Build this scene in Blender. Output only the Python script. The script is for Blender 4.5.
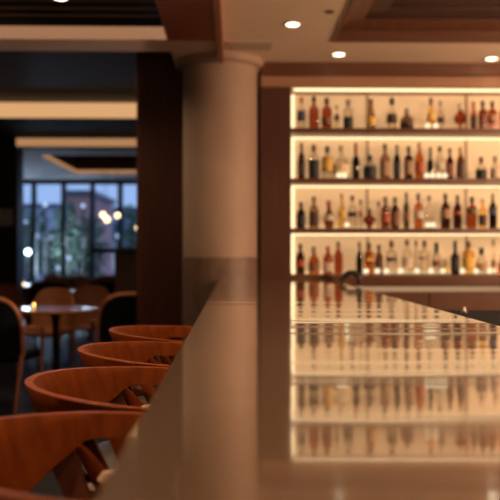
import bpy, bmesh, math, random
from mathutils import Vector, Matrix
random.seed(7)
for o in list(bpy.data.objects): bpy.data.objects.remove(o)
S = bpy.context.scene
C = S.collection
R = math.radians
H0 = 1.27                      # lens height above the floor

# ---------------------------------------------------------------- camera
cam = bpy.data.cameras.new('camera'); co = bpy.data.objects.new('camera', cam); C.objects.link(co)
cam.sensor_width = 36; cam.lens = 56.16; cam.clip_start = 0.02; cam.clip_end = 300
co.location = (0, 0, H0)
co.rotation_euler = (R(90 + 0.294), 0, R(-1.175))
cam.dof.use_dof = True; cam.dof.focus_distance = 2.15; cam.dof.aperture_fstop = 2.9
S.camera = co
# ---------------------------------------------------------------- world
W = bpy.data.worlds.new('dusk'); S.world = W; W.use_nodes = True
wn = W.node_tree.nodes; wl = W.node_tree.links
bg = wn['Background']
tc = wn.new('ShaderNodeTexCoord'); sp = wn.new('ShaderNodeSeparateXYZ'); rp = wn.new('ShaderNodeValToRGB')
wl.new(tc.outputs['Generated'], sp.inputs[0]); wl.new(sp.outputs['Z'], rp.inputs[0]); wl.new(rp.outputs[0], bg.inputs['Color'])
rp.color_ramp.elements[0].position = 0.0; rp.color_ramp.elements[0].color = (0.14, 0.20, 0.34, 1)
rp.color_ramp.elements[1].position = 0.5; rp.color_ramp.elements[1].color = (0.10, 0.17, 0.34, 1)
bg.inputs['Strength'].default_value = 3.0
# ---------------------------------------------------------------- view
S.view_settings.view_transform = 'Standard'; S.view_settings.look = 'None'
S.view_settings.gamma = 1; S.view_settings.use_curve_mapping = False
S.view_settings.exposure = 0.0

# light levels
P_BAR = 30; P_DINE = 45; P_FILL_WALL = 240; P_FILL_PEND = 16; P_STREET = 35; E_PANEL = 0.39; E_STRIP = 2.1; E_COVE = .72

# ---------------------------------------------------------------- materials
MC = {}
def mat(name, col=(0.5, 0.5, 0.5), rough=0.5, metal=0.0, spec=0.5, emit=None, es=0.0):
    if name in MC: return MC[name]
    m = bpy.data.materials.new(name); m.use_nodes = True
    b = m.node_tree.nodes['Principled BSDF']
    b.inputs['Base Color'].default_value = (*col, 1); b.inputs['Roughness'].default_value = rough
    b.inputs['Metallic'].default_value = metal; b.inputs['Specular IOR Level'].default_value = spec
    if emit:
        b.inputs['Emission Color'].default_value = (*emit, 1); b.inputs['Emission Strength'].default_value = es
    MC[name] = m; return m
def noisy(name, c1, c2, scale=(6, 6, 6), rough=0.5, bump=0.0, detail=4, spec=0.5, nscale=1.0):
    m = mat(name, c1, rough, 0, spec); n = m.node_tree.nodes; l = m.node_tree.links
    b = n['Principled BSDF']
    t = n.new('ShaderNodeTexCoord'); mp = n.new('ShaderNodeMapping'); mp.inputs['Scale'].default_value = scale
    no = n.new('ShaderNodeTexNoise'); no.inputs['Scale'].default_value = nscale; no.inputs['Detail'].default_value = detail
    r = n.new('ShaderNodeValToRGB'); r.color_ramp.elements[0].position = .3; r.color_ramp.elements[1].position = .7
    r.color_ramp.elements[0].color = (*c1, 1); r.color_ramp.elements[1].color = (*c2, 1)
    l.new(t.outputs['Object'], mp.inputs[0]); l.new(mp.outputs[0], no.inputs['Vector'])
    l.new(no.outputs['Fac'], r.inputs[0]); l.new(r.outputs[0], b.inputs['Base Color'])
    if bump:
        bp = n.new('ShaderNodeBump'); bp.inputs['Strength'].default_value = bump; bp.inputs['Distance'].default_value = .01
        l.new(no.outputs['Fac'], bp.inputs['Height']); l.new(bp.outputs[0], b.inputs['Normal'])
    return m
def wood(name, c1, c2, axis='x', rough=.4, fine=60, spec=.5):
    s = {'x': (2, fine, fine), 'y': (fine, 2, fine), 'z': (fine, fine, 2)}[axis]
    return noisy(name, c1, c2, s, rough, .08, 5, spec)
def lum(name, col, s):
    m = bpy.data.materials.new(name); m.use_nodes = True
    n = m.node_tree.nodes; n.clear()
    e = n.new('ShaderNodeEmission'); o = n.new('ShaderNodeOutputMaterial')
    e.inputs[0].default_value = (*col, 1); e.inputs[1].default_value = s
    m.node_tree.links.new(e.outputs[0], o.inputs[0]); MC[name] = m; return m
def tinted(name, col, gl=.12, rough=.03):
    """liquid-filled bottle glass: tinted see-through body with a glossy coat"""
    if name in MC: return MC[name]
    m = bpy.data.materials.new(name); m.use_nodes = True
    n = m.node_tree.nodes; l = m.node_tree.links; n.clear()
    t = n.new('ShaderNodeBsdfTransparent'); t.inputs[0].default_value = (*col, 1)
    g = n.new('ShaderNodeBsdfGlossy'); g.inputs['Roughness'].default_value = rough
    lw = n.new('ShaderNodeLayerWeight'); lw.inputs[0].default_value = .35
    ma = n.new('ShaderNodeMath'); ma.operation = 'MULTIPLY_ADD'; ma.inputs[1].default_value = .5; ma.inputs[2].default_value = gl * .3
    mx = n.new('ShaderNodeMixShader'); o = n.new('ShaderNodeOutputMaterial')
    l.new(lw.outputs['Fresnel'], ma.inputs[0]); l.new(ma.outputs[0], mx.inputs[0])
    l.new(t.outputs[0], mx.inputs[1]); l.new(g.outputs[0], mx.inputs[2]); l.new(mx.outputs[0], o.inputs[0])
    MC[name] = m; return m

# rich orange-brown stool timber, dark bar timber and so on
M_stool = wood('stool_wood', (.22, .042, .005), (.36, .074, .008), 'z', .45, 34, .12)
M_stool2 = wood('stool_leg_wood', (.12, .025, .006), (.17, .036, .008), 'z', .4, 45)
M_dark = wood('dark_panel_wood', (.055, .017, .008), (.085, .028, .013), 'z', .42, 40)
M_header = wood('header_wood', (.095, .034, .016), (.13, .048, .023), 'x', .4, 40)
M_lightw = wood('light_trim_wood', (.30, .155, .09), (.36, .19, .115), 'x', .4, 40)
M_soffw = wood('soffit_wood', (.36, .11, .045), (.44, .14, .055), 'x', .45, 18)
M_coff = wood('coffer_wood', (.09, .032, .015), (.18, .068, .033), 'y', .4, 30)
M_coffd = wood('coffer_dark_wood', (.04, .014, .007), (.06, .02, .010), 'x', .45, 30)
M_ceil = noisy('ceiling_plaster', (.80, .62, .47), (.84, .65, .50), (3, 3, 3), .8)
M_soff = noisy('soffit_plaster', (.78, .59, .50), (.82, .62, .53), (3, 3, 3), .8)
M_grey = noisy('grey_ceiling_paint', (.13, .11, .12), (.16, .135, .14), (2, 2, 2), .8)
M_white = noisy('pale_ceiling_paint', (.80, .80, .84), (.84, .84, .88), (2, 2, 2), .8)
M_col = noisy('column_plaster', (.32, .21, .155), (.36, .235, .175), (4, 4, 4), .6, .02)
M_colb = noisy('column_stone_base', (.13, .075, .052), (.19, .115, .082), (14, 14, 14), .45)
M_floor = noisy('dark_floor', (.010, .010, .012), (.018, .016, .017), (3, 3, 3), .5, 0, 4, .2)
M_black = mat('black_fabric', (.004, .005, .007), .9, 0, .15)
M_blackg = mat('black_satin', (.010, .009, .010), .35)
M_slat = wood('black_slat_wood', (.028, .012, .008), (.05, .022, .014), 'x', .5, 40)
M_slatg = mat('slat_void', (.006, .005, .006), .9)
M_wall = noisy('dark_wall', (.045, .03, .026), (.06, .04, .034), (2, 2, 2), .7)
M_shelf = wood('shelf_wood', (.10, .038, .018), (.14, .053, .026), 'x', .35, 40)
M_chairw = wood('dining_chair_wood', (.36, .12, .045), (.44, .15, .06), 'x', .4, 40)
M_leather = noisy('brown_leather', (.38, .13, .055), (.46, .17, .075), (9, 9, 9), .5)
M_orange = noisy('orange_leather', (.45, .15, .05), (.52, .18, .06), (9, 9, 9), .5)
M_lit_edge = noisy('lit_edge_pale', (.74, .50, .34), (.80, .56, .38), (20, 20, 20), .7, .05)
M_seat = noisy('dark_seat_leather', (.03, .021, .017), (.042, .03, .024), (9, 9, 9), .5)
M_steel = mat('steel', (.55, .5, .45), .3, 1.0)
M_lampw = mat('brown_trim_ring', (.30, .16, .10), .4)
L_down = lum('downlight_lens', (1.0, .84, .58), 5)
L_strip2 = lum('low_led_strip', (1.0, .72, .38), 1.0)
L_panel = None
L_strip = lum('led_strip', (1.0, .69, .38), E_STRIP)
L_cove = lum('cove_light', (1.0, .54, .24), E_COVE)
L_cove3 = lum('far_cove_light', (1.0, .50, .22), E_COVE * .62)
L_low = lum('counter_led', (1.0, .58, .30), .42)
L_glint = lum('bottle_glint_glow', (1.0, .80, .50), 1.3)
L_candle = lum('candle_glow', (1.0, .66, .32), 9)
L_pend = lum('pendant_glow', (1.0, .70, .36), 4)
L_edge_glow = lum('edge_board_glow', (1.0, .48, .24), .36)
L_fill = lum('fill_lamp_glow', (1.0, .66, .36), 3)
L_street = lum('street_lamp_glow', (.62, .82, 1.0), 9)
L_street2 = lum('dim_street_glow', (.50, .66, .95), 1.5)

def panel_mat():
    m = bpy.data.materials.new('backlit_panel'); m.use_nodes = True
    n = m.node_tree.nodes; l = m.node_tree.links; b = n['Principled BSDF']
    b.inputs['Base Color'].default_value = (.55, .42, .28, 1); b.inputs['Roughness'].default_value = .6
    b.inputs['Emission Color'].default_value = (1.0, .60, .285, 1); b.inputs['Emission Strength'].default_value = E_PANEL
    return m
L_panel = panel_mat()

def counter_mat():
    m = mat('counter_stone', (.27, .18, .12), .09, 0, .9); n = m.node_tree.nodes; l = m.node_tree.links
    b = n['Principled BSDF']; b.inputs['IOR'].default_value = 1.75
    b.inputs['Coat Weight'].default_value = 1.0; b.inputs['Coat Roughness'].default_value = .05; b.inputs['Coat IOR'].default_value = 1.7
    t = n.new('ShaderNodeTexCoord'); mp = n.new('ShaderNodeMapping'); mp.inputs['Scale'].default_value = (.7, 3.2, 1)
    no = n.new('ShaderNodeTexNoise'); no.inputs['Scale'].default_value = 1.2; no.inputs['Detail'].default_value = 1.5
    bp = n.new('ShaderNodeBump'); bp.inputs['Strength'].default_value = 1; bp.inputs['Distance'].default_value = .0035
    l.new(t.outputs['Object'], mp.inputs[0]); l.new(mp.outputs[0], no.inputs['Vector'])
    l.new(no.outputs['Fac'], bp.inputs['Height']); l.new(bp.outputs[0], b.inputs['Normal']); l.new(bp.outputs[0], b.inputs['Coat Normal'])
    return m
M_counter = counter_mat()

# ---------------------------------------------------------------- mesh helpers
class MB:
    def __init__(s): s.v = []; s.f = []
    def add(s, vs, fs):
        k = len(s.v); s.v += [tuple(v) for v in vs]; s.f += [tuple(i + k for i in f) for f in fs]; return s
    def box(s, x0, x1, y0, y1, z0, z1):
        return s.add([(x0, y0, z0), (x1, y0, z0), (x1, y1, z0), (x0, y1, z0), (x0, y0, z1), (x1, y0, z1), (x1, y1, z1), (x0, y1, z1)],
                     [(0, 3, 2, 1), (4, 5, 6, 7), (0, 1, 5, 4), (1, 2, 6, 5), (2, 3, 7, 6), (3, 0, 4, 7)])
    def bbox(s, x0, x1, y0, y1, z0, z1, b=.004):
        bm = bmesh.new()
        t = MB().box(x0, x1, y0, y1, z0, z1)
        vs = [bm.verts.new(v) for v in t.v]
        for f in t.f: bm.faces.new([vs[i] for i in f])
        bmesh.ops.bevel(bm, geom=list(bm.edges), offset=b, segments=(3 if b >= .02 else 1), affect='EDGES', profile=.5)
        bm.verts.index_update()
        s.add([v.co[:] for v in bm.verts], [[v.index for v in f.verts] for f in bm.faces]); bm.free(); return s
    def lathe(s, prof, cx=0, cy=0, n=20, sx=1, sy=1):
        vs = []; fs = []
        for r, z in prof:
            for i in range(n):
                a = 2 * math.pi * i / n; vs.append((cx + r * math.cos(a) * sx, cy + r * math.sin(a) * sy, z))
        m = len(prof)
        for j in range(m - 1):
            for i in range(n):
                i2 = (i + 1) % n; fs.append((j * n + i, j * n + i2, (j + 1) * n + i2, (j + 1) * n + i))
        fs.append(tuple(reversed(range(n)))); fs.append(tuple((m - 1) * n + i for i in range(n)))
        return s.add(vs, fs)
    def tube(s, pts, r, n=8, closed=False):
        pts = [Vector(p) for p in pts]; m = len(pts); vs = []; fs = []
        rr = r if isinstance(r, (list, tuple)) else [r] * m
        up = Vector((0, 0, 1))
        for k, p in enumerate(pts):
            a = pts[(k - 1) % m] if (k > 0 or closed) else p
            b = pts[(k + 1) % m] if (k < m - 1 or closed) else p
            d = (b - a).normalized()
            u = d.cross(up) if abs(d.z) < .95 else d.cross(Vector((0, 1, 0)))
            u.normalize(); w = d.cross(u).normalized()
            for i in range(n):
                t = 2 * math.pi * i / n; vs.append(p + (u * math.cos(t) + w * math.sin(t)) * rr[k])
        for k in range(m if closed else m - 1):
            for i in range(n):
                i2 = (i + 1) % n; k2 = (k + 1) % m
                fs.append((k * n + i, k * n + i2, k2 * n + i2, k2 * n + i))
        if not closed: fs.append(tuple(range(n))); fs.append(tuple((m - 1) * n + i for i in reversed(range(n))))
        return s.add(vs, fs)
    def strip(s, secs, closed=True):
        """loft closed sections"""
        n = len(secs[0]); vs = [v for q in secs for v in q]; fs = []
        for k in range(len(secs) - 1):
            for i in range(n):
                i2 = (i + 1) % n; fs.append((k * n + i, k * n + i2, (k + 1) * n + i2, (k + 1) * n + i))
        fs.append(tuple(range(n))); fs.append(tuple((len(secs) - 1) * n + i for i in reversed(range(n))))
        return s.add(vs, fs)
    def build(s, name, m, parent=None, smooth=35, loc=None):
        me = bpy.data.meshes.new(name); me.from_pydata(s.v, [], s.f)
        bm = bmesh.new(); bm.from_mesh(me); bmesh.ops.recalc_face_normals(bm, faces=bm.faces); bm.to_mesh(me); bm.free()
        me.materials.append(m)
        if smooth: me.shade_smooth(); me.set_sharp_from_angle(angle=R(smooth))
        o = bpy.data.objects.new(name, me); C.objects.link(o)
        if parent: o.parent = parent
        if loc: o.location = loc
        return o
def tag(o, label=None, cat=None, group=None, kind=None):
    if label: o['label'] = label
    if cat: o['category'] = cat
    if group: o['group'] = group
    if kind: o['kind'] = kind
    return o
def empty(name, loc, rz=0, label=None, cat=None, group=None):
    o = bpy.data.objects.new(name, None); C.objects.link(o); o.location = loc; o.rotation_euler = (0, 0, rz); o.empty_display_size = .1
    return tag(o, label, cat, group)
def kids(o): return [c for c in bpy.data.objects if c.parent == o]
def copy_tree(o, parent=None):
    c = o.copy(); C.objects.link(c)
    if parent: c.parent = parent
    for ch in kids(o): copy_tree(ch, c)
    return c
def struct(mb, name, m, label, cat='trim', smooth=35):
    return tag(mb.build(name, m, None, smooth), label, cat, None, 'structure')
def px(x, D): return D * math.tan(math.atan((x - 250) / 780) + R(1.175))
def pz(y, D): return H0 + (254 - y) / 780 * D

# ================================================================ structure
ZC = H0 + 1.57
struct(MB().box(-7, 4.5, -3, 24, -.1, 0), 'floor', M_floor, 'dark polished floor of the bar and dining room', 'floor')
struct(MB().box(4.5, 4.6, -3, 7, 0, 3.4), 'wall_right', M_wall, 'dark wall at the right end of the bar', 'wall')
struct(MB().box(-7.1, -7, -3, 16.2, 0, 3.4), 'wall_left', M_wall, 'dark wall on the left of the dining room', 'wall')
struct(MB().box(-7, 4.6, -3.1, -3, 0, 3.4), 'wall_front', M_wall, 'dark wall behind the viewer', 'wall')
struct(MB().box(-.40, .21, 6.66, 6.85, 0, 3.4), 'wall_back', M_wall, 'wall section behind the round column', 'wall')
struct(MB().box(-.4, -.3, 6.85, 16.2, 0, 3.4), 'wall_divider', M_wall, 'dark wall closing the far dining room on the right', 'wall')
# bar side wall panel left of the shelves
struct(MB().bbox(.21, .462, 6.30, 6.64, 0, H0 + 1.36, .003), 'wall_panel', M_dark, 'dark wood wall panel between round column and lit shelves', 'wall panel')
struct(MB().box(.21, 4.5, 6.64, 6.75, 0, 3.4), 'wall_bar', M_wall, 'wall carrying the lit bottle shelves', 'wall')
# bar ceiling with the coffer opening
cx0, cx1, cy0, cy1 = .735, 4.1, 1.2, 5.72
struct(MB().box(-.08, cx0, -3, 6.64, ZC, ZC + .08).box(cx0, 4.5, cy1, 6.64, ZC, ZC + .08).box(cx0, 4.5, -3, cy0, ZC, ZC + .08).box(cx1, 4.5, cy0, cy1, ZC, ZC + .08),
       'ceiling', M_ceil, 'cream plaster ceiling over the bar', 'ceiling')
# stepped coffer moulding: mitred rings
def ring(prof, closedmat, name, label):
    mb = MB(); vs = []
    for t, z in prof:
        vs += [(cx0 + t, cy0 + t, z), (cx1 - t, cy0 + t, z), (cx1 - t, cy1 - t, z), (cx0 + t, cy1 - t, z)]
    fs = []
    for k in range(len(prof) - 1):
        for i in range(4):
            j = (i + 1) % 4; fs.append((k * 4 + i, k * 4 + j, (k + 1) * 4 + j, (k + 1) * 4 + i))
    mb.add(vs, fs)
    return struct(mb, name, closedmat, label, 'ceiling trim', 0)
ring([(-.012, ZC), (-.012, ZC - .008), (.006, ZC - .008), (.006, ZC + .075), (.03, ZC + .078)], M_header, 'trim_1', 'brown lip round the ceiling coffer')
ring([(.03, ZC + .078), (.19, ZC + .10)], M_coff, 'trim_2', 'sloped grained wood band inside the ceiling coffer')
ring([(.19, ZC + .10), (.19, ZC + .115), (.34, ZC + .13), (.34, ZC + .155), (.37, ZC + .155), (.37, ZC + .22), (.46, ZC + .225)], M_coffd, 'trim_3', 'dark inner step of the ceiling coffer')
ring([(.46, ZC + .225), (.46, ZC + .25), (.50, ZC + .25), (.50, ZC + .30)], M_coff, 'trim_4', 'inner wood bead of the ceiling coffer')
struct(MB().box(cx0, cx1, cy0, cy1, ZC + .30, ZC + .34), 'ceiling', M_coffd, 'dark wood panel at the top of the ceiling coffer', 'ceiling')
# header above shelves
struct(MB().box(.21, 4.5, 6.36, 6.64, pz(76.5, 6.36), ZC), 'trim_5', M_header, 'dark wood header board under the bar ceiling', 'header')
struct(MB().bbox(.21, 4.5, 6.28, 6.64, pz(86.5, 6.28), pz(77.5, 6.36), .01), 'trim_6', M_lightw, 'lighter wood header moulding above the lit shelves', 'header')

# --- left side ceilings
struct(MB().box(-.49, -.125, -3, 5.75, ZC, ZC + .2), 'trim_7', M_soffw, 'wood clad ceiling band running beside the bar', 'ceiling trim')
struct(MB().bbox(-.125, -.08, -3, 6.04, H0 + 1.478, ZC + .15, .003), 'trim_8', wood('fascia_wood', (.20, .055, .02), (.26, .075, .03), 'y', .4, 30), 'thin drop fascia board beside the round column', 'fascia board')
struct(MB().box(-7, -.49, 5.725, 6.06, ZC + .085, ZC + .33), 'ceiling', M_slatg, 'black upstand above the plaster soffit', 'ceiling')
struct(MB().box(-7, -.49, 5.72, 6.06, ZC, ZC + .084).box(-.49, -.08, 5.75, 6.60, ZC, ZC + .34), 'ceiling', M_soff, 'lowered plaster soffit crossing the dining room ceiling', 'ceiling')
struct(MB().bbox(-7, -.49, 5.68, 5.72, H0 + 1.572, H0 + 1.655, .004), 'trim_9', L_edge_glow, 'edge board of the slatted ceiling recess with added glow', 'ceiling trim')  # emission added so the edge board looks lit
struct(MB().box(-7, -.49, -3, 5.72, H0 + 1.86, H0 + 1.9), 'ceiling', M_slatg, 'black ceiling above the wood slats', 'ceiling')
sl = MB()
y = 5.6
while y > -2.8:
    sl.box(-7, -.49, y - .035, y, H0 + 1.70, H0 + 1.80); y -= .165
struct(sl, 'ceiling', M_slat, 'dark wood slats of the recessed dining ceiling', 'ceiling')
struct(MB().box(-7, -.4, 6.06, 9.5, H0 + 1.85, H0 + 1.9), 'ceiling', M_grey, 'dark grey ceiling of the middle dining room', 'ceiling')
struct(MB().box(-7, -.4, 9.56, 11.1, H0 + 1.656, H0 + 1.9), 'ceiling', M_slatg, 'black bulkhead between the two dining rooms', 'ceiling')
struct(MB().box(-7, -.4, 11.1, 11.4, H0 + 1.523, H0 + 1.9), 'ceiling', M_slatg, 'black beam before the far dining room', 'ceiling')
# lit cove strips
struct(MB().bbox(-7, -.4, 9.50, 9.56, H0 + 1.66, H0 + 1.838, .004), 'trim_10', L_cove, 'glowing cove strip along the bulkhead', 'cove light')
struct(MB().bbox(-3.07, -.4, 11.05, 11.1, H0 + 1.525, H0 + 1.632, .004), 'trim_11', L_cove3, 'lower glowing cove strip before the far dining room', 'cove light')
# far room ceiling with coffer
a0, a1, b0, b1 = -3.0, -.4, 12.1, 14.9; ZF = H0 + 1.523
struct(MB().box(-7, a0, 11.4, 16.2, ZF, ZF + .06).box(a0, -.4, 11.4, b0, ZF, ZF + .06).box(a0, -.4, b1, 16.2, ZF, ZF + .06),
       'ceiling', M_white, 'pale ceiling of the far dining room', 'ceiling')
struct(MB().box(a0 - .1, a1, b0 - .1, b1 + .1, ZF + .35, ZF + .4), 'ceiling', M_coffd, 'brown panel in the far ceiling recess', 'ceiling')
struct(MB().box(a0 - .02, a1, b1, b1 + .04, ZF + .005, ZF + .075).box(a0 - .04, a0, b0, b1, ZF + .005, ZF + .075), 'trim_12', L_cove3, 'glowing edge of the far ceiling recess', 'cove light')
struct(MB().box(a0 - .02, a1, b1, b1 + .06, ZF + .075, ZF + .35).box(a0 - .06, a0, b0, b1, ZF + .075, ZF + .35).box(a0, a1, b0 - .06, b0, ZF + .06, ZF + .35), 'trim_13', M_header, 'brown sides of the far ceiling recess', 'ceiling trim')

# --- windows in the far wall
struct(MB().box(-7, -.4, 16.0, 16.2, 0, .55).box(-7, -.4, 16.0, 16.2, H0 + 1.46, H0 + 1.9), 'wall_far', M_wall, 'low wall below the far windows', 'wall')
M_mull = mat('dark_mullion', (.08, .09, .11), .5)
M_pane = tinted('window_glass', (.92, .95, .97), .05, .02)
mull = [-7.0, -5.6, px(33, 16), px(63, 16), px(92, 16), px(120, 16), -1.5, -.4]
for i in range(len(mull) - 1):
    x0, x1 = mull[i], mull[i + 1]; t = .045
    f = MB().box(x0, x0 + t, 16.02, 16.14, .55, H0 + 1.45).box(x1 - t, x1, 16.02, 16.14, .55, H0 + 1.45).box(x0, x1, 16.02, 16.14, .55, .62).box(x0, x1, 16.02, 16.14, H0 + 1.43, H0 + 1.47)
    w = struct(f, 'window_%d' % (i + 1), M_mull, 'dark framed window of the far dining room', 'window')
    MB().box(x0 + t, x1 - t, 16.075, 16.085, .62, H0 + 1.43).build('pane', M_pane, w)

# ================================================================ columns
c = empty('column', (-.112, 6.38, 0), 0, 'thick round plaster column standing at the far end of the bar', 'column')
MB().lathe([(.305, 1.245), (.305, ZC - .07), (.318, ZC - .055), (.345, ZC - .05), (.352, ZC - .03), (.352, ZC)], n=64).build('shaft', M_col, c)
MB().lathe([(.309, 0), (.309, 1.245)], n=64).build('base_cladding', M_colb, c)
c = empty('post', (-.61, 6.66, 0), 0, 'flat dark wood post just left of the round column', 'post')
MB().bbox(-.215, .205, -.04, .17, .1, H0 + 1.845, .002).build('shaft', wood('post_wood', (.055, .016, .008), (.085, .026, .012), 'z', .5, 40, .2), c)
MB().bbox(-.22, .205, -.045, .17, 0, .1, .004).build('plinth', M_blackg, c)
c = empty('post', (-3.42, 11.2, 0), 0, 'black post at the left edge beside the far windows', 'post')
MB().bbox(-.9, .36, -.12, .2, 0, H0 + 1.52, .004).build('shaft', wood('far_post_wood', (.03, .014, .011), (.045, .02, .016), 'z', .5, 40), c)
MB().bbox(.02, .30, -.14, -.118, pz(226, 11.08), pz(209, 11.08), .003).build('plaque', mat('grey_plaque', (.6, .62, .7), .5), c)['label'] = 'small grey plaque'

# ================================================================ bar
b = empty('bar_counter', (.311, 2.9, 0), 0, 'long glossy cream stone bar top running to the lit shelves', 'bar counter')
MB().bbox(-.116, .738, -.62, 6.29, H0 - .24, H0 - .20, .003).build('countertop', M_counter, b, loc=(-.311, -2.9, 0))
b = empty('bar_cabinet', (.35, 2.9, 0), 0, 'dark wood bar base under the cream counter', 'bar base')
MB().bbox(.12, .70, -.58, 6.25, .10, H0 - .242, .003).build('front_panel', M_dark, b, loc=(-.35, -2.9, 0))
MB().bbox(.15, .68, -.56, 6.23, 0, .10, .003).build('toe_kick', M_blackg, b, loc=(-.35, -2.9, 0))
MB().tube([(.06, -.5, .2), (.06, 6.2, .2)], .02, 12).build('foot_rail', M_steel, b, loc=(-.35, -2.9, 0))
# back bar
b = empty('back_bar', (2.6, 6.1, 0), 0, 'dark wood back bar counter under the lit bottle shelves', 'back bar')
zt = H0 - .166
bb = dict(loc=(-2.6, -6.1, 0))
MB().bbox(.75, 4.45, 5.9, 6.61, zt - .072, zt, .003).bbox(.465, .75, 6.30, 6.61, zt - .072, zt, .003).build('worktop', M_shelf, b, **bb)
MB().box(.77, 4.45, 5.925, 5.945, zt - .122, zt - .082).build('light_strip', L_low, b, **bb)['label'] = 'pale glowing strip under the worktop'
MB().box(.745, 4.45, 5.945, 6.6, .1, zt - .072).build('body', M_header, b, **bb)
MB().box(.745, 4.45, 6.0, 6.6, 0, .1).build('toe_kick', M_blackg, b, **bb)
for k in range(5):
    x0 = .75 + k * .74
    d = MB().bbox(x0 + .004, x0 + .736, 5.918, 5.944, .12, zt - .128, .002).build('door', M_header, b, **bb)
    MB().tube([(x0 + .66, 5.895, .55), (x0 + .66, 5.895, .75)], .006, 8).build('handle', M_steel, d)
# backlit panels
xs = [.462, px(368.5, 6.55), px(468, 6.55), px(567, 6.55), 4.5]
for k in range(4):
    struct(MB().box(xs[k] + .006, xs[k + 1] - .006, 6.60, 6.62, zt, pz(86, 6.3)), 'wall_light_panel', L_panel, 'warm backlit panel behind the bottles', 'backlit panel')
    if k: struct(MB().box(xs[k] - .006, xs[k] + .006, 6.585, 6.62, zt, pz(86, 6.3)), 'trim_%d' % (13 + k), M_lightw, 'thin wood joint strip between the backlit panels', 'trim')
struct(MB().box(.484, .506, 6.55, 6.57, zt, pz(88, 6.3)), 'trim_20', L_strip, 'vertical light strip at the left end of the shelves', 'light strip')
struct(MB().box(.49, 4.45, 6.565, 6.585, zt + .002, zt + .017), 'trim_22', L_strip2, 'light strip along the back of the back bar worktop', 'light strip')
struct(MB().box(.49, 4.45, 6.33, 6.38, pz(86.5, 6.28) - .014, pz(86.5, 6.28) - .001), 'trim_21', L_strip, 'light strip under the header above the top shelf', 'light strip')
SH = [H0 + 1.022, H0 + .614, H0 + .210, zt]
nm = ['top', 'middle', 'lowest']
for k in range(3):
    s = empty('bottle_shelf', (2.4, 6.45, SH[k] - .04), 0, nm[k] + ' dark wood bottle shelf on the lit back wall', 'shelf')
    MB().bbox(-1.935, 2.08, -.155, .148, 0, .04, .003).build('board', M_shelf, s)
    MB().box(-1.91, 2.05, .09, .115, -.013, -.001).build('light_strip', L_strip, s)
    struct(MB().box(.49, 4.45, 6.565, 6.585, SH[k] + .001, SH[k] + .016), 'trim_%d' % (23 + k), L_strip2, 'light strip along the back of the ' + nm[k] + ' shelf', 'light strip')

# ================================================================ bottles
CAPC = {'k': (.012, .010, .010), 'r': (.42, .07, .03), 'g': (.50, .28, .08), 'b': (.16, .06, .03), 'w': (.6, .5, .38), 's': (.25, .2, .18)}
GL = {'amber': (.76, .40, .16), 'red': (.62, .28, .14), 'dark': (.24, .12, .075), 'black': (.10, .06, .045), 'brown': (.47, .25, .13),
      'gold': (.96, .78, .42), 'clear': (.93, .90, .86), 'grey': (.62, .48, .38), 'green': (.32, .30, .14)}
LB = {'k': (.02, .018, .022), 'blue': (.05, .06, .12), 'y': (.75, .46, .10), 'c': (.85, .66, .42), 'w': (.62, .5, .4), 'br': (.22, .08, .04),
      'r': (.45, .08, .03), 'tan': (.38, .22, .13), 'gr': (.09, .13, .05), 'dk': (.07, .03, .022)}
GN = {'amber': 'amber', 'red': 'reddish amber', 'dark': 'dark brown', 'black': 'black', 'brown': 'brown', 'gold': 'golden', 'clear': 'clear', 'grey': 'smoky', 'green': 'dark green'}
LN = {'k': 'a black label', 'blue': 'a navy label', 'y': 'a yellow label', 'c': 'a cream label', 'w': 'a whitish label', 'br': 'a brown label', 'r': 'a red label', 'tan': 'a tan label', 'gr': 'a green label', 'dk': 'a dark label', '': 'no label'}
CN = {'k': 'black', 'r': 'red', 'g': 'gold', 'b': 'brown', 'w': 'pale', 's': 'grey'}
KN = {'std': 'round-shouldered', 'sq': 'square-shouldered', 'slim': 'slim', 'cone': 'cone-necked', 'round': 'round-bodied', 'squat': 'squat', 'wide': 'wide mushroom-shaped', 'snift': 'bowl-shaped footed', 'cap': 'long-necked'}
def bprof(kind, r, h):
    n = max(.009, r * .34); n = min(n, .015)
    if kind == 'std': return [(r * .9, 0), (r, .006), (r, h * .56), (r * .93, h * .62), (r * .62, h * .70), (n * 1.1, h * .76), (n, h * .86), (n, h * .90)], h * .84
    if kind == 'sq': return [(r * .94, 0), (r, .006), (r, h * .62), (r * .96, h * .66), (r * .7, h * .71), (n, h * .74), (n, h * .86)], h * .80
    if kind == 'slim': return [(r * .9, 0), (r, .006), (r, h * .50), (r * .8, h * .60), (n * 1.2, h * .72), (n, h * .90)], h * .84
    if kind == 'cap': return [(r * .9, 0), (r, .006), (r, h * .50), (r * .85, h * .57), (n * 1.3, h * .64), (n, h * .9)], h * .66
    if kind == 'cone': return [(r * .88, 0), (r, .008), (r * .98, h * .40), (r * .70, h * .56), (n * 1.5, h * .74), (n, h * .9)], h * .80
    if kind == 'round': return [(r * .55, 0), (r * .8, h * .06), (r, h * .25), (r * .98, h * .38), (r * .75, h * .54), (n * 1.2, h * .66), (n, h * .85)], h * .80
    if kind == 'squat': return [(r * .9, 0), (r, .008), (r, h * .42), (r * .9, h * .55), (n * 1.5, h * .66), (n, h * .8)], h * .74
    if kind == 'wide': return [(r * .35, 0), (r * .38, h * .12), (r * .6, h * .25), (r * .98, h * .38), (r * .95, h * .48), (r * .6, h * .62), (n, h * .70), (n, h * .8)], h * .76
    if kind == 'snift': return [(r * .6, 0), (r * .55, h * .05), (r * .18, h * .12), (r * .2, h * .22), (r * .85, h * .32), (r, h * .45), (r * .85, h * .58), (n * 1.4, h * .72), (n, h * .85)], h * .80
def bmat(k):
    return tinted('glass_' + k, GL[k])
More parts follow.
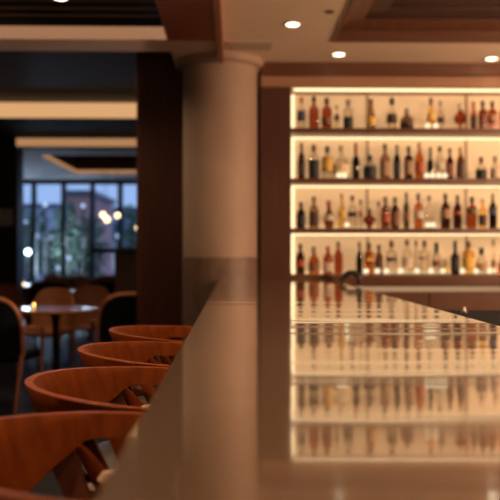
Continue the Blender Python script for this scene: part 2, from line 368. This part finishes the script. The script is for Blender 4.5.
def make_bottle(x, top, w, kind, g, cap, lab, shelf, zrel, lz=(.12, .5), D=6.42, x_off=0):
    X = px(x, D); z = SH[shelf]; h = (zrel - top) / 780 * D; r = max(.016, w / 2 / 780 * D * 1.02)
    o = empty('bottle', (X, D, z), random.uniform(0, 6.28), None, 'bottle')
    pr, capz = bprof(kind, r, h)
    MB().lathe(pr, n=20).build('glass_body', bmat(g), o)
    n = pr[-1][0]
    MB().lathe([(n * 1.25, capz), (n * 1.3, capz + .004), (n * 1.3, h - .003), (n * 1.1, h)], n=14).build('cap', mat('cap_' + cap, CAPC[cap], .4), o)
    if lab:
        a, bq = lz
        # label follows the body profile
        def rad(zz):
            for (r0, z0), (r1, z1) in zip(pr, pr[1:]):
                if z0 <= zz <= z1: return r0 + (r1 - r0) * (zz - z0) / max(1e-6, z1 - z0)
            return r
        zs = [h * (a + (bq - a) * i / 5) for i in range(6)]
        vs = []; fs = []; N = 24
        for zz in zs:
            rr = rad(zz) + .0012
            for i in range(N): t = 2 * math.pi * i / N; vs.append((rr * math.cos(t), rr * math.sin(t), zz))
        for j in range(5):
            for i in range(N): i2 = (i + 1) % N; fs.append((j * N + i, j * N + i2, (j + 1) * N + i2, (j + 1) * N + i))
        for i in range(N): fs.append((i, N * 5 + i, N * 5 + (i + 1) % N, (i + 1) % N)) if False else None
        MB().add(vs, fs).build('label', mat('label_' + lab, LB[lab], .6), o)
    return o, (kind, g, cap, lab)
# x, top y, width, kind, glass, cap, label, (label span)
ROWS = [
 (129.3, [
  (301.5, 96.5, 8, 'std', 'clear', 'r', 'blue', (.30, .58)), (314, 95.4, 10, 'std', 'red', 'k', '', 0), (326.8, 97, 10, 'sq', 'red', 'k', 'br', (.2, .38)),
  (337, 104, 5, 'slim', 'clear', 's', 'dk', (.4, .62)), (348.4, 98.7, 9.5, 'sq', 'clear', 's', 'k', (.05, .42)), (371, 97.6, 9.5, 'cone', 'grey', 'b', 'y', (.16, .4)),
  (392, 97, 10.5, 'round', 'clear', 'k', 'dk', (.25, .5)), (407, 107, 13, 'squat', 'grey', 's', 'dk', (.15, .4)), (431, 96.6, 8.5, 'cone', 'gold', 'b', 'y', (.3, .52)),
  (441, 99.5, 6.5, 'slim', 'clear', 's', 'dk', (.28, .44)), (460.5, 103, 13, 'snift', 'red', 'w', '', 0), (474, 100, 6, 'slim', 'amber', 'r', 'dk', (.1, .5)),
  (483, 99.5, 8.5, 'sq', 'brown', 'k', 'br', (.2, .5)), (492.5, 99.5, 9, 'sq', 'red', 'k', 'tan', (.3, .5)), (503, 98, 8, 'std', 'amber', 'k', '', 0)]),
 (178.8, [
  (301.5, 142, 7, 'std', 'dark', 'k', 'dk', (.1, .5)), (314, 144, 10.5, 'sq', 'clear', 'b', 'k', (.05, .56)), (327.5, 145.4, 11, 'sq', 'clear', 'k', 'y', (.25, .66)),
  (341.5, 144, 16, 'round', 'clear', 'w', 'c', (.12, .42)), (356, 142, 7.5, 'cap', 'black', 'r', '', 0), (370, 154, 13, 'squat', 'clear', 'k', 'k', (.08, .52)),
  (385, 143, 9.5, 'std', 'grey', 'k', 'tan', (.1, .52)), (397, 144, 6.5, 'std', 'black', 'k', 'k', (.1, .5)), (408.7, 145, 8.5, 'sq', 'dark', 'k', 'tan', (.15, .55)),
  (419.5, 141.5, 8.5, 'std', 'amber', 'g', 'r', (.2, .48)), (430.5, 146, 6.5, 'cap', 'black', 'k', '', 0), (440, 145, 8.5, 'std', 'clear', 'k', 'w', (.3, .5)),
  (450, 147, 7.5, 'std', 'dark', 'b', 'br', (.1, .5)), (460.5, 145.6, 7.5, 'std', 'brown', 'g', 'dk', (.1, .5)), (481.6, 156, 11, 'squat', 'clear', 'b', 'k', (.06, .45)),
  (495.4, 155, 9.5, 'squat', 'clear', 's', 'w', (.1, .5))]),
 (228.0, [
  (301, 201.6, 8.5, 'std', 'black', 'k', 'k', (.1, .5)), (314, 196, 9.5, 'std', 'grey', 'b', 'dk', (.1, .52)), (329, 200, 10.5, 'round', 'brown', 'r', 'w', (.28, .48)),
  (341.8, 193, 7, 'slim', 'gold', 'g', 'y', (.3, .5)), (352.4, 195, 9, 'std', 'clear', 'b', 'k', (.36, .5)), (360.6, 199, 4, 'slim', 'clear', 'b', 'r', (.4, .6)),
  (369.4, 208, 13, 'wide', 'red', 'b', '', 0), (378.7, 201, 4, 'slim', 'clear', 'k', '', 0), (385.5, 196, 8.5, 'sq', 'brown', 'b', 'r', (.2, .45)),
  (395, 196.5, 8.5, 'std', 'dark', 'k', 'br', (.1, .5)), (406.4, 191.5, 6, 'std', 'green', 'k', 'br', (.2, .45)), (418.4, 192.6, 8.5, 'sq', 'amber', 'k', 'w', (.28, .5)),
  (429.4, 195, 8.5, 'std', 'clear', 's', '', 0), (445.5, 192.6, 9.5, 'std', 'dark', 'k', 'tan', (.3, .55)), (457.5, 194, 8.5, 'std', 'dark', 'b', 'r', (.42, .5)),
  (472, 196, 9.5, 'sq', 'red', 'k', 'gr', (.48, .6)), (482.8, 198, 8, 'std', 'gold', 'g', 'dk', (.1, .46)), (493, 192.6, 8, 'std', 'black', 's', 'blue', (.4, .55))]),
 (274.5, [
  (300.4, 244, 8.5, 'std', 'dark', 'k', 'r', (.25, .45)), (314, 247, 10.5, 'squat', 'amber', 's', 'br', (.1, .42)), (328, 246.5, 9.5, 'std', 'red', 'r', 'w', (.1, .42)),
  (338.4, 242, 8.5, 'std', 'red', 'b', '', 0), (359.4, 242, 6.5, 'slim', 'black', 'k', '', 0), (369, 243, 10, 'sq', 'amber', 'b', 'y', (.42, .5)),
  (379, 245, 8, 'std', 'brown', 'k', 'dk', (.25, .5)), (391.5, 241, 10.5, 'sq', 'clear', 'b', 'dk', (.38, .5)), (407, 240, 9.5, 'std', 'clear', 'b', 'w', (.2, .5)),
  (416, 241, 5, 'slim', 'clear', 'b', '', 0), (424.5, 241, 10, 'sq', 'clear', 'b', 'tan', (.42, .52)), (436.5, 242.6, 8.5, 'cap', 'clear', 'k', 'br', (.25, .42)),
  (445.3, 260, 7, 'squat', 'gold', 's', 'y', (.1, .5)), (455.2, 241, 8.5, 'cap', 'black', 'k', 'k', (.1, .5)), (468.5, 241.5, 12, 'sq', 'gold', 'b', 'y', (.2, .5)),
  (481.5, 248, 11, 'squat', 'clear', 'k', 'tan', (.12, .4)), (493.6, 240, 4.5, 'slim', 'clear', 'b', 'br', (.2, .4)), (502.5, 254, 9, 'squat', 'red', 'b', '', 0)]),
]
SN = ['top shelf', 'middle shelf', 'lowest wooden shelf', 'back bar worktop']
allb = []; seen = {}
for si, (base, row) in enumerate(ROWS):
    for bi, (x, top, w, k, g, cap, lab, lz) in enumerate(row):
        o, key = make_bottle(x, top, w, k, g, cap, lab, si, base, lz or (.1, .5))
        o['group'] = 'bottles on the ' + SN[si]
        d = '%s %s bottle with %s cap' % (KN[k], GN[g], CN[cap])
        if lab: d += ' and ' + LN[lab][2:]
        allb.append((o, d, si, bi, len(row)))
ORD = ['first', 'second', 'third', 'fourth', 'fifth', 'sixth', 'seventh', 'eighth', 'ninth']
for o, d, si, bi, n in allb:
    if bi == 0: where = 'leftmost on the %s' % SN[si]
    elif bi == n - 1: where = 'at the right edge of the picture, %s' % SN[si]
    elif bi < 9: where = '%s from left on the %s' % (ORD[bi], SN[si])
    else: where = '%s from right on the %s' % (ORD[n - 1 - bi], SN[si])
    where = where.replace('second from right on the lowest wooden', 'second from right, lowest wooden')
    o['label'] = d.replace(' bottle with ', ' bottle, ').replace(' and ', ', ') + ', ' + where.replace('on the lowest wooden', 'on the lowest').replace('at the right edge of the picture', 'rightmost')
# glowing beads added for light caught in clear bottle bases
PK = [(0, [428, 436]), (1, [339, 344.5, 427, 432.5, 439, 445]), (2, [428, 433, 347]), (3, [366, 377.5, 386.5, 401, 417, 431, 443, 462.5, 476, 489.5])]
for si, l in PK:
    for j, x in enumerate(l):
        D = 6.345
        o = empty('bottle_glint', (px(x, D), D, SH[si]), 0, None, 'small light', 'added bottle glints on the ' + SN[si])
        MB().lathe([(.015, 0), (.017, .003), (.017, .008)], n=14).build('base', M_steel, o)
        MB().lathe([(.014, .008), (.021, .018), (.023, .030), (.018, .042), (.006, .049)], n=14).build('globe', L_glint, o)
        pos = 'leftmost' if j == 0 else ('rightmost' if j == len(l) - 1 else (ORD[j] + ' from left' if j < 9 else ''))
        o['label'] = 'glowing bead standing in for a bottle glint, %s on the %s' % (pos, SN[si])

# ================================================================ downlights, vent, sprinkler
def downlight(X, Y, z, label, power, ang=110, blend=.6, size=.046, col=(1, .70, .42)):
    o = empty('downlight', (X, Y, z), 0, label, 'ceiling light', 'recessed ceiling downlights')
    MB().lathe([(size * 1.0, -.002), (size * 1.05, -.006), (size * 1.25, -.006), (size * 1.28, .0), (size * 1.28, .004)], n=28).build('trim_ring', M_lampw, o)
    MB().lathe([(size, -.0075), (size * .9, -.010), (size * .5, -.012)], n=24).build('lens', L_down, o)
    ld = bpy.data.lights.new('lamp', 'SPOT'); ld.energy = power; ld.spot_size = R(ang); ld.spot_blend = blend; ld.color = col; ld.shadow_soft_size = .05
    lo = bpy.data.objects.new('lamp', ld); C.objects.link(lo); lo.parent = o; lo.location = (0, 0, -.02)
    return o
downlight(.40, 5.30, ZC, 'round downlight in the cream ceiling nearest the fascia board', P_BAR)
downlight(px(339, 6.09), 6.09, ZC, 'round downlight in front of the header near the coffer corner', P_BAR * .15, 60)
downlight(px(492, 6.2), 6.2, ZC, 'round downlight by the header at the right edge', P_BAR * .15, 60)
for y in (3.3, 1.3): downlight(.40, y, ZC, 'unseen downlight added above the bar top, nearer the viewer', P_BAR)  # out-of-view downlights added to brighten the bar
downlight(px(60, 5.18), 5.18, H0 + 1.70, 'round downlight between the dark ceiling slats', P_DINE, 150)
for y in (3.2, 1.2): downlight(-1.2, y, H0 + 1.70, 'unseen downlight added above the bar stools, nearer the viewer', P_DINE * 1.7, 120)  # out-of-view downlights added to light the stools from above
for x, y in ((-1.9, 6.5), (-1.15, 6.7)):  # hidden downlights added to brighten the dining room
    downlight(x, y, H0 + 1.85, 'unseen downlight added in the grey ceiling over the dining tables', P_DINE * 1.2, 120)
for y in (1.6, 3.2, 4.8):  # unseen wall lamps added to brighten the ceiling and column
    o = empty('added_wall_lamp', (4.5, y, 2.0), 0, 'unseen wall lamp added on the right wall as fill light', 'wall lamp', 'added fill lamps on the right wall')
    MB().bbox(-.02, 0, -.05, .05, -.08, .08, .004).build('backplate', M_steel, o)
    MB().tube([(-.02, 0, -.04), (-.12, 0, -.06), (-.12, 0, -.02)], .008, 8).build('arm', M_steel, o)
    MB().lathe([(.05, -.05), (.075, -.04), (.075, .12), (.07, .125)], cx=-.12, n=20).build('shade', L_fill, o)
    ld = bpy.data.lights.new('lamp', 'POINT'); ld.energy = P_FILL_WALL; ld.color = (1, .64, .38); ld.shadow_soft_size = .09
    lo = bpy.data.objects.new('lamp', ld); C.objects.link(lo); lo.parent = o; lo.location = (-.25, 0, .04)
for x, y in ((.3, -1.6), (-1.35, 1.9)):  # unseen pendants added as fill for the stools and wood ceiling band
    o = empty('pendant_lamp', (x, y, ZC if x > 0 else H0 + 1.70), 0, 'unseen globe pendant added as fill %s' % ('over the bar behind the viewer' if x > 0 else 'hanging left of the bar stools'), 'pendant lamp')
    MB().tube([(0, 0, 0), (0, 0, -.62)], .005, 6).build('cord', M_blackg, o)
    MB().lathe([(.01, -.86)] + [(.12 * math.cos(t), -.74 + .12 * math.sin(t)) for t in [(-75 + 15 * k) * math.pi / 180 for k in range(11)]] + [(.01, -.62)], n=24).build('globe', L_fill, o)
    ld = bpy.data.lights.new('lamp', 'POINT'); ld.energy = P_FILL_PEND; ld.color = (1, .64, .38); ld.shadow_soft_size = .14
    lo = bpy.data.objects.new('lamp', ld); C.objects.link(lo); lo.parent = o; lo.location = (0, 0, -.93)
v = empty('air_vent', (.12, 5.86, ZC), 0, 'flat grey air vent in the ceiling by the column', 'air vent')
MB().bbox(-.17, .17, -.11, .11, -.005, 0, .002).build('frame', mat('vent_frame', (.62, .47, .36), .6), v)
mbv = MB()
for k in range(9): mbv.box(-.155, .155, -.095 + k * .023, -.087 + k * .023, -.009, -.005)
mbv.build('louvres', mat('vent_dark', (.36, .27, .20), .6), v)
v = empty('sprinkler', (px(330, 5.03), 5.03, ZC), 0, 'tiny dark sprinkler cap in the bar ceiling', 'sprinkler')
MB().lathe([(.03, 0), (.03, -.006), (.012, -.008), (.006, -.012)], n=16).build('cap', mat('sprinkler_metal', (.18, .1, .07), .4, .5), v)

# ================================================================ bar stools
def make_stool():
    root = empty('bar_stool', (0, 0, 0), 0, None, 'bar stool', 'wooden barrel-back bar stools along the bar')
    a, b, zt = .287, .272, .980
    path = []
    for i in range(7): path.append((.13 - .13 * i / 6, b - .022 * (1 - i / 6) ** 2))
    for i in range(1, 36):
        t = math.pi / 2 + math.pi * i / 36; path.append((a * math.cos(t), b * math.sin(t)))
    for i in range(7): path.append((.13 * i / 6, -b + .022 * (i / 6) ** 2))
    path = [(x, y * (1 + .11 * max(0, (x + .15) / .28))) for x, y in path]
    secs = []; T = .024
    for k, (x, y) in enumerate(path):
        p = Vector(path[max(0, k - 1)]); q = Vector(path[min(len(path) - 1, k + 1)]); d = (q - p).normalized(); n = Vector((-d.y, d.x))
        if n.dot(Vector((x, y))) > 0: n = -n      # inward
        if x > 0: n = Vector((0, -1 if y > 0 else 1))
        u = min(1, max(0, (-x - .09) / .19))
        hh = .046 + u * .125
        zz = zt - .018 * (x + a) / a
        end = 1.0
        if k in (0, len(path) - 1): end = .55
        sec = []
        for (f, w) in ((0, .12), (.03, .02), (.25, 0), (.5, 0), (.75, 0), (.97, .02), (1, .14), (1, .5), (1, .86), (.97, .98), (.75, 1), (.5, 1), (.25, 1), (.03, .98), (0, .88), (0, .5)):
            off = .40 * f * hh * (1 if hh > .06 else .8) + w * T
            zz2 = zz - hh * (.5 + (f - .5) * end)
            sec.append((x + n.x * off, y + n.y * off, zz2))
        secs.append(sec)
    MB().strip(secs).build('back_rail', M_stool, root, 40)
    # seat shell, cushion
    MB().lathe([(.15, .70), (.19, .715), (.205, .74), (.205, .765), (.19, .775)], n=32).build('seat', M_stool2, root)
    MB().lathe([(.185, .772), (.200, .780), (.198, .79), (.17, .805), (.12, .812), (.03, .815)], cx=.02, n=32).build('cushion', M_seat, root)
    MB().lathe([(.020, .842), (.034, .852), (.040, .868), (.032, .882), (.010, .888)], cx=.0, cy=.15, n=20, sx=1.1, sy=.6).build('lit_edge_bead', M_lit_edge, root)['label'] = 'small pale bead standing in for a lit wood edge'  # pale colour imitates light on a wood edge beside the wing
    # rear uprights carrying the rail, flat and leaning
    for s in (1, -1):
        secs = []
        for i in range(9):
            t = i / 8
            z = .72 + t * .188; x = -.055 - .075 * t ** 1.3; y = s * (.165 + .065 * t); w = .032 - .010 * math.sin(math.pi * t)
            secs.append([(x - w, y - .010, z), (x + w, y - .010, z), (x + w, y + .010, z), (x - w, y + .010, z)])
        MB().strip(secs).build('upright', M_stool2, root)
    # leaf shaped wing rising beside the cushion
    for s in (1, -1):
        secs = []
        for i in range(11):
            t = i / 10
            z = .755 + t * .170; x = .005 - .055 * t - .03 * t * t; y = s * (.195 - .025 * t)
            w = .014 * (1 - t ** 2.2) ** .8 + .004 + .004 * math.sin(math.pi * t); th = .011 * (1 - .6 * t)
            q = []
            for j in range(8):
                g = 2 * math.pi * j / 8; q.append((x + w * math.cos(g), y + th * math.sin(g), z + w * .35 * math.cos(g)))
            secs.append(q)
        MB().strip(secs).build('side_wing', M_stool, root, 60)
    # legs
    for sx in (-1, 1):
        for sy in (-1, 1):
            MB().tube([(sx * .13, sy * .13, .735), (sx * .165, sy * .165, .35), (sx * .195, sy * .195, 0)], [.020, .018, .013], 10).build('leg', M_stool2, root)
    rg = [(.183 * s1, .183 * s2, .24) for s1, s2 in ((-1, -1), (1, -1), (1, 1), (-1, 1))]
    rr = MB()
    for i in range(4): rr.tube([rg[i], rg[(i + 1) % 4]], .009, 8)
    rr.build('footrest', M_blackg, root)
    return root
st = make_stool()
SL = ['nearest wooden bar stool, cut off by the lower left corner', 'second nearest orange-brown wooden bar stool beside the counter edge',
      'third nearest orange-brown wooden bar stool beside the counter edge', 'farthest orange-brown wooden bar stool, before the round column']
for i, y in enumerate((1.248, 1.85, 2.45, 3.05)):
    o = st if i == 0 else copy_tree(st)
    o.location = (-.2, y, 0); o['label'] = SL[i]

# ================================================================ things behind the bar
o = empty('tap', (px(347, 5.45), 5.45, .815), 0, 'small black gooseneck tap behind the far end of the bar', 'tap')
MB().lathe([(.022, 0), (.022, .03), (.020, .04), (.019, .26)], cx=-.025, n=16).build('body', M_blackg, o)
pts = [(-.025, 0, .26)] + [(.030 - .055 * math.cos(t * math.pi / 8), 0, .280 + .045 * math.sin(t * math.pi / 8)) for t in range(9)] + [(.088, 0, .25)]
MB().tube(pts[1:], .019, 10).build('spout', M_blackg, o)
MB().tube([(-.03, 0, .27), (-.065, -.01, .30)], .007, 8).build('lever', M_blackg, o)
o = empty('sink_unit', (.98, 5.35, 0), 0, 'black underbar sink unit below the tap', 'sink')
MB().bbox(-.2, .2, -.4, .4, .05, .82, .006).build('cabinet', M_blackg, o)
for sx in (-.17, .17):
    for sy in (-.35, .35): MB().lathe([(.02, 0), (.02, .06)], cx=sx, cy=sy, n=10).build('leg', M_steel, o)
o = empty('ice_station', (1.06, 3.1, 0), 0, 'black bartender station behind the bar at the right edge', 'bartender station')
MB().bbox(-.28, .32, -.45, .42, .12, H0 - .28, .008).build('cabinet', M_blackg, o)
MB().bbox(-.30, .34, -.47, .44, H0 - .28, H0 - .255, .006).build('lid', M_black, o)
for sx in (-.25, .29):
    for sy in (-.4, .38): MB().lathe([(.02, 0), (.02, .13)], cx=sx, cy=sy, n=10).build('leg', M_steel, o)
o = empty('pour_spout', (px(464, 3.35), 3.35, H0 - .255), 0, 'tiny steel cap glinting on the bartender station', 'pourer')
MB().lathe([(.012, 0), (.013, .006), (.009, .012), (.006, .022), (.003, .026)], n=12).build('cone', M_steel, o)

# ================================================================ dining room
def make_chair(wm=M_chairw, up=M_black, H=.92, w=.29):
    """dining chair with an upholstered back inside a bent wood rim; faces +y locally, the back at -y"""
    root = empty('dining_chair', (0, 0, 0), 0, None, 'chair')
    rim = []
    for i in range(33):
        t = math.pi * i / 32
        cx_, sz = math.cos(t), math.sin(t)
        x = w * math.copysign(abs(cx_) ** .55, cx_); z = .45 + (H - .45) * sz ** .5 if sz > 0 else .45
        rim.append((x, -.24 - .06 * (z - .45) + .10 * (x / w) ** 2, z))
    MB().tube(rim, .017, 8).build('back_rim', wm, root)
    vs = []; fs = []; N = 12; K = 16
    for side in (0, 1):
        for j in range(N):
            z = .46 + (H - .475) * j / (N - 1); f = min(1, ((H - .45) and (z - .45) / (H - .45)))
            hw = w * (max(0.0, 1 - f ** 4) ** .275) * .97
            for i in range(K):
                x = -hw + 2 * hw * i / (K - 1)
                vs.append((x, -.24 - .06 * (z - .45) + .10 * (x / w) ** 2 + (.018 if side else -.012), z))
    for side in (0, 1):
        for j in range(N - 1):
            for i in range(K - 1):
                q = side * N * K + j * K + i; fs.append((q, q + 1, q + K + 1, q + K))
    for j in range(N - 1):
        for i in (0, K - 1):
            q = j * K + i; fs.append((q, q + K, q + K + N * K, q + N * K))
    for i in range(K - 1):
        for j in (0, N - 1):
            q = j * K + i; fs.append((q, q + 1, q + 1 + N * K, q + N * K))
    MB().add(vs, fs).build('backrest', up, root)
    MB().bbox(-w * .92, w * .92, -.22, .25, .40, .47, .025).build('seat', up, root)
    for sx in (-1, 1):
        MB().tube([(sx * w, -.16, .46), (sx * w * .96, -.20, .2), (sx * w * .95, -.24, 0)], [.018, .016, .012], 8).build('leg', wm, root)
        MB().tube([(sx * w * .9, .21, .41), (sx * w * .95, .24, 0)], [.019, .012], 8).build('leg', wm, root)
        MB().tube([(sx * w, -.14, .68), (sx * (w + .02), .0, .665), (sx * (w + .01), .16, .64), (sx * w * .95, .21, .41)], .015, 8).build('arm', wm, root)
    return root
ch_black = make_chair()
ch_black.location = (px(128, 7.1), 7.1, 0); ch_black.rotation_euler.z = R(18)
tag(ch_black, 'black round-backed dining chair with wood rim beside the dark post', 'chair', 'black round-backed dining chairs')
o = copy_tree(ch_black); o.location = (px(0, 6.5), 6.5, 0); o.rotation_euler.z = R(-14)
o['label'] = 'black round-backed dining chair with wood rim at the left edge'
ch_br = make_chair(M_chairw, M_leather, .88, .235)
ch_br.location = (px(48, 8.45), 8.45, 0); ch_br.rotation_euler.z = R(170)
tag(ch_br, 'brown leather dining chair behind the round table, left one', 'chair', 'brown leather dining chairs')
o = copy_tree(ch_br); o.location = (px(90, 9.2), 9.2, 0); o.rotation_euler.z = R(190); o['label'] = 'brown leather dining chair behind the round table, right one'
far = [(1, 10.0, 20, 'brown chair at the far left before the black post'), (62, 12.6, 175, 'brown chair before the window, middle of the far room'),
       (78, 13.4, 190, 'brown chair before the window beside the dim lamp glow'), (44, 14.2, 150, 'brown chair beside the candle table on its right')]
for x, D, a, lb in far:
    o = copy_tree(ch_br); o.location = (px(x, D), D, 0); o.rotation_euler.z = R(a); o['label'] = lb
ch_or = make_chair(M_chairw, M_orange, .92, .25)
ch_or.location = (px(107, 12.2), 12.2, 0); ch_or.rotation_euler.z = R(190); tag(ch_or, 'orange leather chair in the far dining room', 'chair')
for x, D, a, lb in ((50, 10.3, 10, 'black chair behind the brown leather chairs'), (110, 10.6, -10, 'black chair in front of the orange leather chair')):
    o = copy_tree(ch_black); o.location = (px(x, D), D, 0); o.rotation_euler.z = R(a); o['label'] = lb

def table(x, D, r, h, label, m):
    o = empty('dining_table', (px(x, D), D, 0), 0, label, 'table')
    MB().lathe([(r - .02, h - .035), (r, h - .028), (r, h - .006), (r - .006, h)], n=40).build('tabletop', m, o)
    MB().lathe([(.24, 0), (.24, .015), (.05, .035), (.032, .10), (.032, h - .12), (.06, h - .05), (.14, h - .036)], n=20).build('pedestal', M_blackg, o)
    return o
M_tab = wood('table_wood', (.32, .13, .055), (.40, .17, .075), 'x', .18, 30)
table(56, 7.55, .40, .75, 'round wood dining table between the two black chairs', M_tab)
table(27, 13.2, .42, .75, 'round wood table with a candle near the far windows', M_tab)
table(90, 11.2, .38, .75, 'round wood table before the orange leather chair', M_tab)
def candle(x, D, z, label, s=1.0):
    o = empty('candle_holder', (px(x, D), D, z), 0, label, 'candle')
    MB().lathe([(.028, 0), (.034, .004), (.036, .05), (.034, .05), (.030, .010)], n=16).build('glass', tinted('candle_glass', (.95, .8, .6)), o)
    MB().lathe([(.012 * s, .011), (.018 * s, .02), (.018 * s, .034), (.006 * s, .045)], n=10).build('flame', L_candle, o)
    return o
candle(23, 13.1, .75, 'glowing candle on the far table by the window', 1.5)
candle(34, 7.6, .75, 'candle-shaped glow standing in for a highlight on the near round dining table', .5)  # added glow imitating the highlight on the glossy tabletop
# service stand
o = empty('host_stand', (px(127, 9.3), 9.3, 0), 0, 'tall dark host stand with overhanging top by the dark post', 'host stand')
MB().bbox(-.12, .30, -.2, .2, .04, 1.28, .005).build('body', wood('stand_wood', (.06, .022, .014), (.08, .03, .018), 'z', .5, 30), o)
MB().bbox(-.35, .33, -.24, .24, 1.28, 1.335, .006).build('top', M_blackg, o)
MB().bbox(-.10, .28, -.18, .18, 0, .04, .003).build('plinth', M_blackg, o)
# pendants
for x, y, D, s, lb in ((103, 215, 13.2, .050, 'left of the warm globe pendants hanging before the window'), (107, 219.5, 13.5, .054, 'middle of the warm globe pendants hanging before the window'),
                    (117.5, 215.5, 13.0, .044, 'right of the warm globe pendants hanging before the window'), (137, 228, 13.4, .03, 'small warm pendant beside the dark post')):
    o = empty('pendant_lamp', (px(x, D), D, ZF if D < 12.1 else ZF + .35), 0, lb, 'pendant lamp', 'warm globe pendants')
    zz = pz(y, D) - o.location.z
    MB().tube([(0, 0, 0), (0, 0, zz + s)], .004, 6).build('cord', M_blackg, o)
    MB().lathe([(s * .25, zz + s + .03), (s * .3, zz + s), (s * .3, zz + s * .9)], n=12).build('holder', M_blackg, o)
    MB().lathe([(s * .1, zz - s)] + [(s * math.cos(t), zz + s * math.sin(t)) for t in [(-75 + 15 * k) * math.pi / 180 for k in range(11)]] + [(s * .1, zz + s)], n=16).build('globe', L_pend, o)

# ================================================================ outside
struct(MB().box(-40, 20, 16.25, 80, -.15, -.05), 'ground', noisy('street_paving', (.50, .50, .52), (.55, .55, .57), (1, 1, 1), .6), 'street paving outside the far windows', 'ground')
M_leaf = noisy('leaves', (.06, .11, .075), (.10, .16, .10), (3, 3, 3), .6)
M_bark = noisy('bark', (.035, .03, .028), (.05, .04, .036), (8, 8, 8), .8)
def tree(X, Y, h, r, label, n=420):
    o = empty('tree', (X, Y, -.05), 0, label, 'tree', 'street trees outside the windows')
    MB().tube([(0, 0, 0), (.05, 0, h * .35), (-.05, .05, h * .7), (0, 0, h * .95)], [.11, .09, .05, .02], 8).build('trunk', M_bark, o)
    mb = MB(); rnd = random.Random(int(X * 100))
    for k in range(n):
        u = Vector((rnd.gauss(0, 1), rnd.gauss(0, 1), rnd.gauss(0, 1))).normalized() * (rnd.random() ** .4)
        p = Vector((u.x * r, u.y * r, h * .62 + u.z * h * .40))
        d1 = Vector((rnd.gauss(0, 1), rnd.gauss(0, 1), rnd.gauss(0, 1))).normalized(); d2 = d1.cross(Vector((rnd.random(), rnd.random(), rnd.random()))).normalized(); s = .10
        mb.add([p - d1 * s, p + d2 * s * .5, p + d1 * s, p - d2 * s * .5], [(0, 1, 2, 3)])
    mb.build('foliage', M_leaf, o, 0)
for X, Y, h, r, lb in ((px(30, 19), 19, 2.4, .62, 'leafy green tree outside the leftmost bright window'), (px(52, 19.3), 20.4, 1.75, .6, 'low leafy tree outside, left of the reddish facade'),
                       (px(66, 18), 18, 2.6, .3, 'slim leafy tree outside before the reddish facade'), (px(88, 19.3), 19.3, 2.3, .5, 'leafy tree outside behind the warm pendants'),
                       (px(132, 20), 20, 2.6, .45, 'leafy tree outside beside the dark post')):
    tree(X, Y, h, r, lb)
def building(X, Y, w, h, m, label, lit=None):
    o = empty('building', (X, Y, -.05), 0, label, 'building')
    MB().box(-w / 2, w / 2, 0, 4, 0, h).build('facade', m, o)
    MB().box(-w / 2 - .1, w / 2 + .1, -.1, 4.1, h, h + .15).build('roof', M_mull, o)
    nx = max(1, int(w / 1.5)); nz = max(1, int(h / 1.6))
    for i in range(nx):
        for k in range(nz):
            x0 = -w / 2 + (i + .3) * w / nx; z0 = .6 + k * (h - .6) / nz
            on = (i * 7 + k * 3) % 4 == 0
            MB().box(x0, x0 + w / nx * .45, -.03, .02, z0, z0 + (h - .6) / nz * .6).build('window', lum('lit_window_%d' % len(MC), (.55, .7, 1.0), .55) if on else mat('facade_glass', (.10, .14, .20), .15), o)
building(px(78, 22.5), 22.5, .75, 3.0, noisy('reddish_render', (.55, .27, .24), (.6, .3, .26), (1, 1, 1), .8), 'narrow reddish building across the street')
building(px(56, 28.5), 28.5, 2.2, 3.0, noisy('grey_render', (.5, .5, .56), (.55, .55, .6), (1, 1, 1), .8), 'low grey building left of the reddish one')
building(px(112, 34), 34, 2.4, 3.2, noisy('mauve_render', (.42, .38, .44), (.46, .42, .48), (1, 1, 1), .8), 'grey-mauve building behind the pendants')
building(px(10, 40), 40, 4.2, 2.7, noisy('blue_render', (.3, .34, .42), (.34, .38, .46), (1, 1, 1), .8), 'dark blue-grey building at the far left')
for x, y, D, s, mm, lb in ((28, 252, 17.2, .065, L_street, 'brightest white street lamp low in the left window'), (21, 246, 17.5, .045, L_street2, 'dim bluish lamp just above the brightest one'),
                       (20.5, 264, 17, .05, L_street2, 'dim bluish lamp just below the brightest one'), (69, 258, 16.9, .045, L_street2, 'pale bluish lamp below the reddish building'),
                       (26, 222, 17.8, .03, L_street2, 'faint lamp high in the left window'), (118, 236, 17.5, .05, L_street2, 'pale lamp right of the pendants'), (36, 236, 17.0, .05, L_street2, 'faint lamp among the green leaves'),
                       (45, 205, 17.2, .05, L_street2, 'faint high lamp left of the reddish facade'), (93, 243, 18, .045, L_street2, 'faint lamp just left of the host stand'),
                       (58, 268, 17.3, .04, L_street2, 'faint lamp low behind the brown chairs'), (83, 206, 17.6, .045, L_street2, 'faint lamp high beside the reddish facade')):
    o = empty('street_lamp', (px(x, D), D, -.05), 0, lb, 'street lamp', 'street lamps outside')
    zz = pz(y, D) + .05
    MB().tube([(0, 0, 0), (0, 0, zz - s)], .02, 8).build('pole', M_blackg, o)
    MB().lathe([(s * .1, zz - s)] + [(s * math.cos(t), zz + s * math.sin(t)) for t in [(-75 + 15 * k) * math.pi / 180 for k in range(11)]] + [(s * .1, zz + s)], n=16).build('globe', mm, o)
    if zz < 1.6:
        ld = bpy.data.lights.new('lamp', 'POINT'); ld.energy = P_STREET; ld.color = (.66, .80, 1); ld.shadow_soft_size = .2
        lo = bpy.data.objects.new('lamp', ld); C.objects.link(lo); lo.parent = o; lo.location = (0, -.25, zz)
